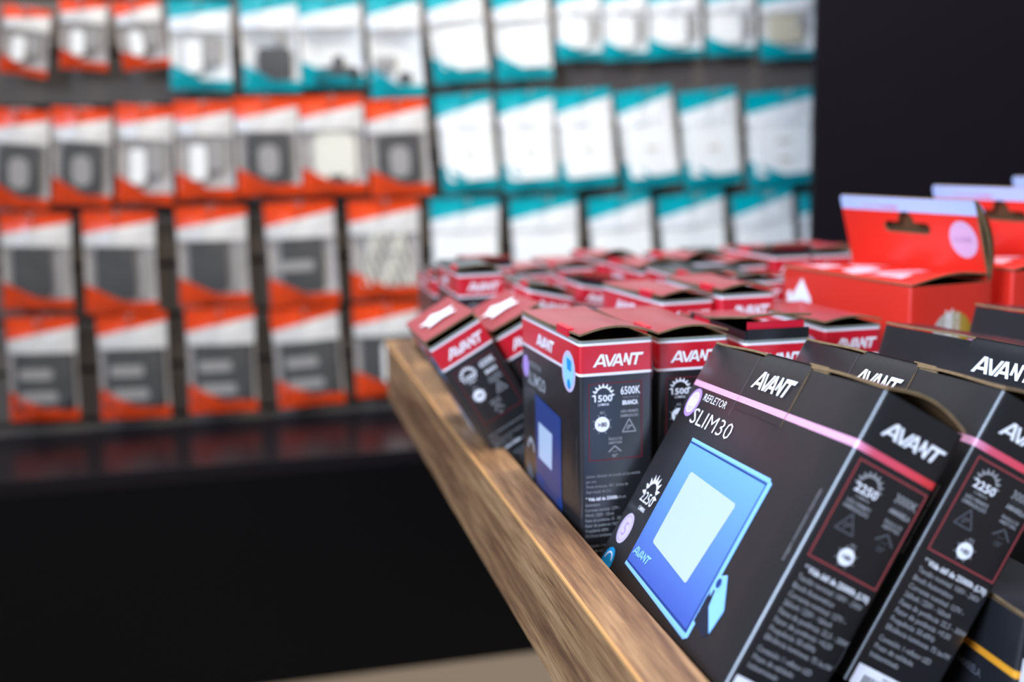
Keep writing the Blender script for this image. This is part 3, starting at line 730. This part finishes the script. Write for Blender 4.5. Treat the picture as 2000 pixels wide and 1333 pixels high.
# ------------------------------------------------------------------ orange boxes with hanging headers
def make_orange(name, D, W, H):
    o = empty(name)
    carton_shell(D, W, H, M_ORANGE).build('carton', o)
    zf = lambda x, y: H + 0.0006 + (0.0030 * math.sin(math.pi * min(1, x / D)) + 0.004 * x / D) * max(0, 1 - y / (W * 0.5)) + 0.0012 * math.sin(60 * y + 40 * x) * math.sin(math.pi * x / D)
    lid_mesh(D, W, zf, M_LIDO, x0=0.0004, x1=D - 0.001, nx=12, ny=20).build('lid_flap', o)
    # header card with a hang hole: an extruded outline
    HW, HH = W * 0.985, 0.0575
    c = bpy.data.curves.new('h', 'CURVE'); c.dimensions = '2D'; c.fill_mode = 'BOTH'; c.extrude = 0.0012; c.resolution_u = 4
    def spl(pts):
        sp = c.splines.new('POLY'); sp.points.add(len(pts) - 1); sp.use_cyclic_u = True
        for i, (x, y) in enumerate(pts): sp.points[i].co = (x, y, 0, 1)
    spl([(0, 0), (HW, 0), (HW, HH - 0.002), (HW - 0.002, HH), (0.002, HH), (0, HH - 0.002)])
    cx, cy = HW * 0.50, HH * 0.60
    hole = []
    for k in range(9): a = R_(-90 - 180 * k / 8 - 0); hole.append((cx - 0.0135 + 0.0032 * math.cos(a), cy + 0.0032 * math.sin(a)))
    hole.append((cx - 0.006, cy + 0.0032))
    for k in range(9): a = R_(170 - 160 * k / 8); hole.append((cx + 0.0055 * math.cos(a), cy + 0.0042 + 0.0052 * math.sin(a)))
    hole.append((cx + 0.006, cy + 0.0032))
    for k in range(9): a = R_(90 - 180 * k / 8); hole.append((cx + 0.0135 + 0.0032 * math.cos(a), cy + 0.0032 * math.sin(a)))
    hole = [(cx + (x - cx) * 1.55, cy + (y - cy) * 1.35) for x, y in hole]
    spl(hole)
    t = bpy.data.objects.new('h', c); COL.objects.link(t)
    dg = bpy.context.evaluated_depsgraph_get(); dg.update()
    me = bpy.data.meshes.new_from_object(t.evaluated_get(dg)); bpy.data.objects.remove(t)
    me.materials.clear(); me.materials.append(M_HEAD); me.materials.append(M_KRAFT)
    for p in me.polygons:
        p.material_index = 0 if abs(p.normal.z) > 0.5 else 1; p.use_smooth = False
    h = link('header_card', me, o)
    # header local x -> along the box from its far end, local y -> up, local z -> towards the aisle
    h.matrix_parent_inverse = Matrix.Identity(4)
    lean = R_(15)
    ax = Vector((0, -1, 0)); up = Vector((-math.sin(lean), 0, math.cos(lean))); nz = ax.cross(up)
    m4 = Matrix.Identity(4)
    for i in range(3): m4[i][0] = ax[i]; m4[i][1] = up[i]; m4[i][2] = nz[i]
    m4.translation = Vector((D - 0.002, W - 0.001, H + 0.0010)); h.matrix_local = m4
    # kraft back leaf: the doubled board bellies out behind, open at the near end
    mb = MB(); n = 10; V = []
    for k in range(n + 1):
        v = k / n
        belly = 0.0085 * math.sin(math.pi * min(1, v * 0.98 + 0.02)) ** 0.8
        V.append((0, HH * v, -0.0012 - belly * 0.6)); V.append((HW, HH * v, -0.0012 - belly))
    F = [(2 * k, 2 * k + 1, 2 * k + 3, 2 * k + 2) for k in range(n)]
    mb.faces(V, [f[::-1] for f in F], M_HEAD, True)
    V2 = [(x, y, z + 0.0012) for x, y, z in V]; mb.faces(V2, F, M_INNER, True)
    mb.faces([(HW, p[1], p[2]) for p in V[::2]] + [(HW, p[1], p[2] + 0.0016) for p in V2[::2]], [(k, k + 1, n + 2 + k, n + 1 + k) for k in range(n)], M_KRAFT)
    bk = mb.build('back_leaf', h)
    # prints on the header: place() in header coordinates
    def hp(u, t_, e): return (u, HH / 1.0 - t_, 0.0012 + e)
    P = Print(hp)
    P.text('Com uma nova', 26, 8.2, 2.6, M_HTEXT, w=22); P.text('tecnologia', 49.5, 8.2, 2.6, M_HTEXT2, w=19, bold=0.02)
    P.build('header_lettering', h)
    P = Print(hp); cu, ct = (HW * 1000 - 17.0), 28.5
    P.disc(cu, ct, 15.5 * 0.88, M_STICK, 1, 48)
    P.text('6.500K', cu, ct + 2.0, 4.4, M_STICKD, w=19, bold=0.02, align='c', lift=2)
    P.build('round_sticker', h)
    P = Print(front_place(D, W, H)); W1 = W * 1000
    # white house emblem at the far end of the wide face
    P.put([(7, 36), (7, 19), (13, 17), (13, 21), (24, 21), (24, 36)], M_WHITE, 1); P.put([(14, 22), (27, 6), (38, 20), (31, 24), (23, 24)], M_WHITE, 1); P.put([(31, 20), (38, 19), (42, 31), (34, 31)], M_WHITE, 1)
    P.put([(8, 37.2), (38, 34.5), (38, 46), (8, 48)], M_WHITEP, 1)
    P.disc(45, 37, 4.4, M_WHITE, 2, 16); P.rect(53, 35, 69, 40, M_WHITE, 1); P.rect(66, 27, 69, 40, M_WHITE, 1)
    P.build('house_emblem', o)
    P = Print(side_place(D, W, H))
    P.disc(36.0, 35.0, 16.5, M_STICKG, 1, 56)
    P.text('6500K', 35.5, 46.0, 6.2, M_STICKT, w=30, bold=0.03, lift=2, rot=math.pi / 2)
    P.text('BRANCA', 41.5, 46.0, 3.4, M_STICKT, w=26, bold=0.0, lift=2, rot=math.pi / 2)
    P.build('side_sticker', o)
    # lid print: washed white strokes
    P = MB()
    for pts in ([(8, 20), (20, 22), (24, 60), (12, 64)], [(20, 30), (44, 26), (46, 44), (26, 52)], [(26, 62), (58, 50), (60, 64), (30, 78)], [(10, 76), (40, 82), (40, 96), (16, 100)], [(30, 100), (60, 96), (58, 118), (36, 122)], [(8, 112), (26, 110), (26, 138), (12, 140)]):
        n0 = 6; a, b_, c_, d_ = pts
        V = []
        for i in range(n0 + 1):
            for j in range(n0 + 1):
                s_, q_ = i / n0, j / n0
                x = (a[0] * (1 - s_) + b_[0] * s_) * (1 - q_) + (d_[0] * (1 - s_) + c_[0] * s_) * q_
                y = (a[1] * (1 - s_) + b_[1] * s_) * (1 - q_) + (d_[1] * (1 - s_) + c_[1] * s_) * q_
                x /= 1000; y /= 1000; V.append((x, y, zf(x, y) + 0.0016))
        P.faces(V, [(i * (n0 + 1) + j, (i + 1) * (n0 + 1) + j, (i + 1) * (n0 + 1) + j + 1, i * (n0 + 1) + j + 1) for i in range(n0) for j in range(n0)], M_WHITEP, True)
    P.build('lid_print', o)
    return o
def header_material():
    m = mat('header_print_board', ORANGE, 0.36, 0.5); nt = m.node_tree; b = nt.nodes['Principled BSDF']
    tc = nt.nodes.new('ShaderNodeTexCoord'); sp = nt.nodes.new('ShaderNodeSeparateXYZ'); nt.links.new(tc.outputs['Object'], sp.inputs[0])
    r = ramp(nt, [(0, ORANGE), (0.0447, srgb(172, 200, 240))]); nt.links.new(sp.outputs[1], r.inputs[0])
    nt.links.new(r.outputs[0], b.inputs['Base Color']); return m
M_HEAD = header_material()
M_HTEXT = mat('pale_red_ink', srgb(222, 130, 150), 0.4); M_HTEXT2 = mat('red_ink', srgb(222, 90, 110), 0.4)
M_STICKD = mat('mauve_lettering', srgb(168, 138, 176), 0.4)
M_STICK = mat('lilac_sticker', srgb(200, 172, 204), 0.3, 0.5); M_STICKT = mat('sticker_lettering', srgb(232, 226, 220), 0.35)
M_STICKG = mat('gold_and_silver_sticker', srgb(200, 170, 90), 0.35, 0.5, metal=0.3)
_nt = M_STICKG.node_tree; _tc = _nt.nodes.new('ShaderNodeTexCoord'); _sp = _nt.nodes.new('ShaderNodeSeparateXYZ'); _nt.links.new(_tc.outputs['Object'], _sp.inputs[0])
_mr = _nt.nodes.new('ShaderNodeMapRange'); _mr.inputs['From Min'].default_value = 0.020; _mr.inputs['From Max'].default_value = 0.052
_nt.links.new(_sp.outputs[0], _mr.inputs['Value'])
_r = ramp(_nt, [(0, srgb(206, 200, 196)), (0.5, srgb(205, 190, 165)), (0.75, srgb(196, 158, 66)), (1, srgb(186, 140, 40))], 'LINEAR'); _nt.links.new(_mr.outputs[0], _r.inputs[0]); _nt.links.new(_r.outputs[0], _nt.nodes['Principled BSDF'].inputs['Base Color'])
M_WHITEP = mat('soft_white_ink', srgb(232, 190, 204), 0.26, 0.6)
s = 1.12
OD, OW, OH = 0.062 * s, 0.1374 * s, 0.168
O1 = make_orange('hanging_box', OD, OW, OH)
place_box(O1, (0.3845 * s, 0.5851 * s, -0.0848 * s), (0, 0, 6.05), OH)
tag(O1, 'orange-red box with a standing hang-hole header and a gold sticker on its end', 'box')
O2 = copy_thing(O1); place_box(O2, (0.5230, 0.6720, -0.0900), (0, 0, 5.0), OH)
tag(O2, 'orange-red box at the right edge, its header rising behind the gold stickered one', 'box')
O3 = copy_thing(O1); place_box(O3, (0.6300, 0.7100, -0.0860), (0, 0, 5.0), OH)
tag(O3, 'orange-red box of which only a corner of the pale header shows, far right', 'box')

# ------------------------------------------------------------------ bags on the slatted wall
ORG, TEAL, SILV = srgb(222, 68, 24), srgb(0, 156, 166), srgb(206, 202, 198)
def film_material(name, ink, centre, rough=0.22, window=0.09):
    m = bpy.data.materials.new(name); m.use_nodes = True
    nt = m.node_tree; b = nt.nodes['Principled BSDF']
    uv = nt.nodes.new('ShaderNodeUVMap'); uv.uv_map = 'print'
    sp = nt.nodes.new('ShaderNodeSeparateXYZ'); nt.links.new(uv.outputs[0], sp.inputs[0])
    def mth(op, a, c=None):
        n = nt.nodes.new('ShaderNodeMath'); n.operation = op
        for i, x in enumerate((a, c)):
            if x is None: continue
            if isinstance(x, (int, float)): n.inputs[i].default_value = x
            else: nt.links.new(x, n.inputs[i])
        return n.outputs[0]
    u, v = sp.outputs[0], sp.outputs[1]
    top = mth('GREATER_THAN', v, mth('ADD', mth('MULTIPLY', u, 0.13), 0.78))
    lo = mth('LESS_THAN', v, mth('ADD', mth('MULTIPLY', mth('MAXIMUM', mth('SUBTRACT', 0.52, u), 0.0), 0.34), 0.115))
    band = mth('MAXIMUM', top, lo)
    mx = nt.nodes.new('ShaderNodeMix'); mx.data_type = 'RGBA'
    nt.links.new(band, mx.inputs[0]); mx.inputs[6].default_value = (*centre, 1); mx.inputs[7].default_value = (*ink, 1)
    nt.links.new(mx.outputs[2], b.inputs['Base Color']); b.inputs['Roughness'].default_value = rough
    upper = mth('GREATER_THAN', v, 0.66)                 # the film is milky under the header, clear over the goods
    op = mth('MAXIMUM', band, mth('MAXIMUM', mth('MULTIPLY', upper, 0.80), window))
    nt.links.new(op, b.inputs['Alpha'])
    add_bump(nt, b, 26, 0.9, 0.006)
    return m
M_FILM = {'o': film_material('orange_printed_film', ORG, srgb(222, 218, 212)), 't': film_material('teal_printed_film', TEAL, srgb(236, 236, 234))}
M_BACKF = {'o': mat('bag_back_grey', srgb(180, 172, 166), 0.4, 0.4, bump=(30, 0.8, 0.005)), 't': mat('bag_back_white', srgb(226, 226, 222), 0.4, 0.4, bump=(30, 0.8, 0.005))}
M_PB = mat('charcoal_plastic', srgb(34, 34, 36), 0.4, 0.4); M_PW = mat('white_plastic', srgb(244, 243, 238), 0.35, 0.4)
M_PG = mat('grey_plastic', srgb(150, 146, 142), 0.4, 0.4); M_PI = mat('ivory_plastic', srgb(226, 222, 206), 0.4, 0.4)
M_PC = mat('beige_plastic', srgb(196, 186, 160), 0.4, 0.4)
def rbox(mb, x0, z0, x1, z1, y0, y1, m, r=0.006):
    r = min(r, (x1 - x0) / 2.2, (z1 - z0) / 2.2); o = []
    for cx, cz, a0 in ((x1 - r, z1 - r, 0), (x0 + r, z1 - r, 90), (x0 + r, z0 + r, 180), (x1 - r, z0 + r, 270)):
        for k in range(5): a = R_(a0 + 90 * k / 4); o.append((cx + r * math.cos(a), cz + r * math.sin(a)))
    n = len(o)
    mb.faces([(x, y0, z) for x, z in o] + [(x, y1, z) for x, z in o], [tuple(range(n))] + [tuple(range(2 * n - 1, n - 1, -1))] + [((i + 1) % n, i, n + i, n + (i + 1) % n) for i in range(n)], m)
def product(kind, w, h, par):
    """the goods inside, in bag coordinates (x across, z down from 0 to -h, y towards the wall)"""
    mb = MB(); q = MB(); X = lambda a: (a - 0.5) * w; Z = lambda b: -b * h
    yf, yb = -0.0045, 0.0045
    nm, qn = 'switch_plate', 'insert'
    if kind == 'plate': rbox(mb, X(0.16), Z(0.88), X(0.86), Z(0.36), yf, yb, M_PB, 0.012); rbox(q, X(0.34), Z(0.80), X(0.66), Z(0.48), yf - 0.002, yf, M_PG, 0.014)
    elif kind == 'whiteoval': rbox(mb, X(0.20), Z(0.86), X(0.84), Z(0.36), yf, yb, M_PI, 0.02); rbox(q, X(0.40), Z(0.88), X(0.66), Z(0.80), yf - 0.002, yf, M_PB, 0.006)
    elif kind == 'block': rbox(mb, X(0.16), Z(0.86), X(0.70), Z(0.34), yf, yb, M_PB, 0.008); rbox(q, X(0.76), Z(0.84), X(0.88), Z(0.40), yf, yb, M_PG); nm, qn = 'junction_box', 'side_piece'
    elif kind == 'blockband': rbox(mb, X(0.20), Z(0.86), X(0.80), Z(0.34), yf, yb, M_PB, 0.008); rbox(q, X(0.10), Z(0.66), X(0.66), Z(0.56), yf - 0.002, yf, M_PG); nm, qn = 'junction_box', 'pale_band'
    elif kind == 'bars':
        rbox(mb, X(0.10), Z(0.90), X(0.94), Z(0.34), yf, yb, M_PB, 0.006); nm, qn = 'switch_set', 'rocker'
        rbox(q, X(0.16), Z(0.60), X(0.64), Z(0.50), yf - 0.002, yf, M_PG); rbox(q, X(0.16), Z(0.82), X(0.70), Z(0.72), yf - 0.002, yf, M_PG)
    elif kind == 'whitebar': rbox(mb, X(0.12), Z(0.88), X(0.90), Z(0.28), yf, yb, M_PB, 0.006); rbox(q, X(0.42), Z(0.84), X(0.80), Z(0.42), yf - 0.002, yf, M_PW, 0.008); nm, qn = 'switch_plate', 'rocker'
    elif kind == 'cables':
        nm, qn = 'cable_bundle', 'cable_tie'; random.seed(3)
        for k in range(11):
            x0 = X(0.22 + 0.058 * k); P_ = []
            for j in range(13):
                a = j / 12; P_.append((x0 + 0.006 * math.sin(5 * a + k), yf + 0.003 * math.sin(9 * a + 2 * k), Z(0.30 + 0.56 * a)))
            for j in range(12):
                p, r_ = P_[j], P_[j + 1]; rr = 0.0028
                ring = lambda c: [(c[0] + rr * math.cos(R_(60 * i)), c[1] + rr * math.sin(R_(60 * i)), c[2]) for i in range(6)]
                mb.faces(ring(p) + ring(r_), [(i, (i + 1) % 6, 6 + (i + 1) % 6, 6 + i) for i in range(6)], M_PI, True)
        rbox(q, X(0.18), Z(0.56), X(0.86), Z(0.53), yf - 0.004, yf - 0.002, M_PG)
    elif kind in ('blank', 'twomark'):
        rbox(mb, X(0.10), Z(0.88), X(0.90), Z(0.26), yf - 0.002, yb, M_PW, 0.010); nm, qn = 'wall_plate', 'marking'
        for zz in ((0.60,) if kind == 'blank' else (0.52, 0.72)): rbox(q, X(0.42), Z(zz + 0.022), X(0.62), Z(zz - 0.014), yf - 0.003, yf - 0.0018, M_PC, 0.003)
    elif kind == 'wide': rbox(mb, X(0.06), Z(0.92), X(0.94), Z(0.36), yf - 0.002, yb, M_PW, 0.012); rbox(q, X(0.40), Z(0.68), X(0.56), Z(0.64), yf - 0.003, yf - 0.0018, M_PG, 0.004); nm, qn = 'wall_plate', 'marking'
    elif kind == 'socket': rbox(mb, X(0.16), Z(0.86), X(0.90), Z(0.42), yf - 0.002, yb, M_PW, 0.012); rbox(q, X(0.49), Z(0.70), X(0.57), Z(0.58), yf - 0.003, yf - 0.0018, M_PC, 0.003); nm, qn = 'socket', 'socket_hole'
    elif kind == 'white': rbox(mb, X(0.12), Z(0.82), X(0.70), Z(0.36), yf, yb, M_PW, 0.010); rbox(q, X(0.74), Z(0.72), X(0.88), Z(0.40), yf, yb, M_PG); nm, qn = 'socket', 'clip'
    elif kind == 'beige': rbox(mb, X(0.16), Z(0.78), X(0.76), Z(0.28), yf, yb, M_PC, 0.010); rbox(q, X(0.66), Z(0.60), X(0.82), Z(0.40), yf - 0.002, yf, M_PG); nm, qn = 'socket', 'clip'
    elif kind == 'darkblock': rbox(mb, X(0.26), Z(0.90), X(0.86), Z(0.54), yf, yb, M_PB, 0.010); rbox(q, X(0.56), Z(0.50), X(0.78), Z(0.38), yf, yb, M_PG); nm, qn = 'fitting', 'screw_cap'
    elif kind == 'darkbase': rbox(mb, X(0.20), Z(0.94), X(0.92), Z(0.78), yf, yb, M_PB, 0.010); rbox(q, X(0.50), Z(0.78), X(0.68), Z(0.66), yf, yb, M_PB); nm, qn = 'fitting', 'screw_cap'
    elif kind == 'tallmixed': rbox(mb, X(0.12), Z(0.72), X(0.50), Z(0.60), yf, yb, M_PG, 0.006); rbox(q, X(0.52), Z(0.86), X(0.78), Z(0.76), yf, yb, M_PB); nm, qn = 'fitting', 'screw_cap'
    else: rbox(mb, X(0.24), Z(0.80), X(0.52), Z(0.44), yf, yb, M_PW, 0.008); rbox(q, X(0.54), Z(0.70), X(0.84), Z(0.38), yf, yb, M_PG, 0.008); nm, qn = 'fitting', 'grey_piece'
    o = mb.build(nm, par); q.build(qn, o)
DESC = {'plate': 'a dark plate with a pale oval', 'whiteoval': 'an ivory plate', 'block': 'a dark square block', 'blockband': 'a dark block and pale band',
        'bars': 'pale rockers on dark switches', 'whitebar': 'a dark plate with one white rocker', 'cables': 'white cables', 'blank': 'a plain white plate',
        'twomark': 'a white plate with two marks', 'wide': 'a broad white plate', 'socket': 'a white square socket', 'white': 'small white parts', 'beige': 'beige parts',
        'darkblock': 'a black fitting', 'darkbase': 'black parts at the bottom', 'tallmixed': 'grey parts, the tallest bag', 'mixed': 'pale grey parts'}
BAGS = [
    (1, 'o', 'mixed', -0.343, 1.097, 0.075, 0.111, -9.4),
    (1, 'o', 'mixed', -0.256, 1.111, 0.076, 0.115, -4.3),
    (1, 'o', 'mixed', -0.174, 1.11, 0.078, 0.113, 6.2),
    (1, 't', 'mixed', -0.07, 1.111, 0.104, 0.15, -1.9),
    (1, 't', 'darkblock', 0.045, 1.12, 0.099, 0.163, -0.2),
    (1, 't', 'darkbase', 0.148, 1.119, 0.111, 0.153, 1.4),
    (1, 't', 'tallmixed', 0.26, 1.127, 0.096, 0.182, 1.5),
    (1, 't', 'socket', 0.369, 1.135, 0.105, 0.164, 5.3),
    (1, 't', 'socket', 0.491, 1.136, 0.106, 0.161, 3.6),
    (1, 't', 'white', 0.602, 1.138, 0.087, 0.128, 2.0),
    (1, 't', 'white', 0.691, 1.141, 0.088, 0.132, 1.9),
    (1, 't', 'white', 0.791, 1.142, 0.108, 0.128, 2.5),
    (1, 't', 'white', 0.904, 1.143, 0.101, 0.125, 1.7),
    (1, 't', 'beige', 1.024, 1.145, 0.12, 0.133, 2.7),
    (2, 'o', 'plate', -0.371, 0.932, 0.096, 0.165, -5.2),
    (2, 'o', 'plate', -0.273, 0.933, 0.096, 0.164, -4.6),
    (2, 'o', 'mixed', -0.171, 0.936, 0.094, 0.167, -4.1),
    (2, 'o', 'mixed', -0.075, 0.942, 0.1, 0.168, -1.3),
    (2, 'o', 'plate', 0.031, 0.947, 0.111, 0.17, -0.2),
    (2, 'o', 'whiteoval', 0.143, 0.949, 0.115, 0.173, 0.8),
    (2, 'o', 'plate', 0.258, 0.942, 0.112, 0.172, 2.2),
    (2, 't', 'blank', 0.382, 0.951, 0.106, 0.177, 4.2),
    (2, 't', 'blank', 0.498, 0.955, 0.107, 0.183, 3.0),
    (2, 't', 'blank', 0.609, 0.956, 0.112, 0.182, 4.5),
    (2, 't', 'blank', 0.727, 0.956, 0.114, 0.185, 7.5),
    (2, 't', 'blank', 0.86, 0.954, 0.121, 0.183, 5.2),
    (2, 't', 'twomark', 1.009, 0.951, 0.148, 0.183, 4.1),
    (3, 'o', 'block', -0.363, 0.759, 0.121, 0.165, -2.7),
    (3, 'o', 'block', -0.228, 0.758, 0.128, 0.177, -2.1),
    (3, 'o', 'block', -0.074, 0.761, 0.129, 0.174, -0.9),
    (3, 'o', 'blockband', 0.078, 0.764, 0.132, 0.186, 1.0),
    (3, 'o', 'cables', 0.23, 0.763, 0.138, 0.179, 0.2),
    (3, 't', 'wide', 0.38, 0.762, 0.138, 0.177, -0.3),
    (3, 't', 'wide', 0.531, 0.76, 0.141, 0.178, 2.3),
    (3, 't', 'wide', 0.678, 0.758, 0.134, 0.183, 5.0),
    (3, 't', 'wide', 0.826, 0.758, 0.145, 0.186, 5.8),
    (3, 't', 'wide', 0.974, 0.758, 0.139, 0.189, 7.3),
    (3, 't', 'wide', 1.121, 0.755, 0.138, 0.189, 6.2),
    (4, 'o', 'bars', -0.369, 0.581, 0.121, 0.182, -2.2),
    (4, 'o', 'bars', -0.221, 0.582, 0.126, 0.191, -1.3),
    (4, 'o', 'bars', -0.07, 0.581, 0.128, 0.19, -1.3),
    (4, 'o', 'bars', 0.077, 0.575, 0.13, 0.184, 2.3),
    (4, 'o', 'whitebar', 0.226, 0.574, 0.131, 0.174, 0.0),
]
ROWN = {1: 'top row', 2: 'second row', 3: 'third row', 4: 'bottom row'}
ORD = ['first', 'second', 'third', 'fourth', 'fifth', 'sixth', 'seventh', 'eighth', 'ninth', 'tenth', 'eleventh', 'twelfth', 'thirteenth', 'fourteenth']
cnt = {}
hook0 = None
for idx, (row, colr, kind, x, z, w, h, ang) in enumerate(BAGS):
    cnt[row] = cnt.get(row, 0) + 1
    random.seed(idx)
    if row > 2: w *= 0.94
    o = empty('blister_bag', (x, 2.0 + 0.004 * (idx % 2), z), (0, R_(-ang), 0))
    nx, nz = 12, 16
    def bag_y(u, v, s_):
        puff = (math.sin(math.pi * u) ** 0.6) * (math.sin(math.pi * min(1, max(0, (v - 0.03) / 0.84))) ** 0.5 if 0.03 < v < 0.87 else 0)
        wr = 0.0016 * math.sin(9 * u + 5 * v + idx) * math.sin(math.pi * u)
        return s_ * (0.0004 + 0.011 * puff) + wr
    def surf(s_, m, flip):
        V = []; UV = []
        for j in range(nz + 1):
            for i in range(nx + 1):
                u, v = i / nx, j / nz
                pin = 1 - 0.03 * math.sin(math.pi * v)
                V.append(((u - 0.5) * w * pin, bag_y(u, v, s_), (v - 1) * h)); UV.append((u, v))
        F = [(j * (nx + 1) + i, j * (nx + 1) + i + 1, (j + 1) * (nx + 1) + i + 1, (j + 1) * (nx + 1) + i) for j in range(nz) for i in range(nx)]
        if flip: F = [f[::-1] for f in F]
        mbx.faces(V, F, m, True, uvf=lambda q: UV[q])
    mbx = MB(); surf(-1, M_FILM[colr], False); mbx.build('front_film', o)
    mbx = MB(); surf(1, M_BACKF[colr], True); mbx.build('back_film', o)
    product(kind, w, h, o)
    cn = 'orange' if colr == 'o' else 'teal'
    tag(o, '%s banded bag with %s, %s from left, %s' % (cn, DESC[kind], ORD[cnt[row] - 1], ROWN[row]), 'bag',
        '%s banded bags on the wall' % cn)
    # its display hook
    if hook0 is None:
        hk = empty('display_hook'); m_ = MB()
        def rod(a, b, r_):
            a, b = Vector(a), Vector(b); d = (b - a).normalized(); t1 = d.orthogonal().normalized(); t2 = d.cross(t1)
            V = [tuple(c + t1 * r_ * math.cos(R_(45 * i)) + t2 * r_ * math.sin(R_(45 * i))) for c in (a, b) for i in range(8)]
            m_.faces(V, [(i, (i + 1) % 8, 8 + (i + 1) % 8, 8 + i) for i in range(8)] + [tuple(range(7, -1, -1)), tuple(range(8, 16))], M_STEEL, True)
        rod((0, 0, 0), (0, -0.085, 0.002), 0.0022); rod((0, -0.085, 0.002), (0, -0.092, 0.009), 0.0022)
        m_.build('prong', hk); m_ = MB(); m_.box((-0.012, -0.003, -0.014), (0.012, 0.0, 0.014), M_STEEL); m_.build('back_plate', hk)
        hook0 = hk
    else: hk = copy_thing(hook0)
    hk.location = (x + math.sin(R_(ang)) * 0.010, 2.0448, z - 0.009)
    tag(hk, 'thin metal display hook through a hanging bag', 'hook', 'display hooks on the slatted wall')
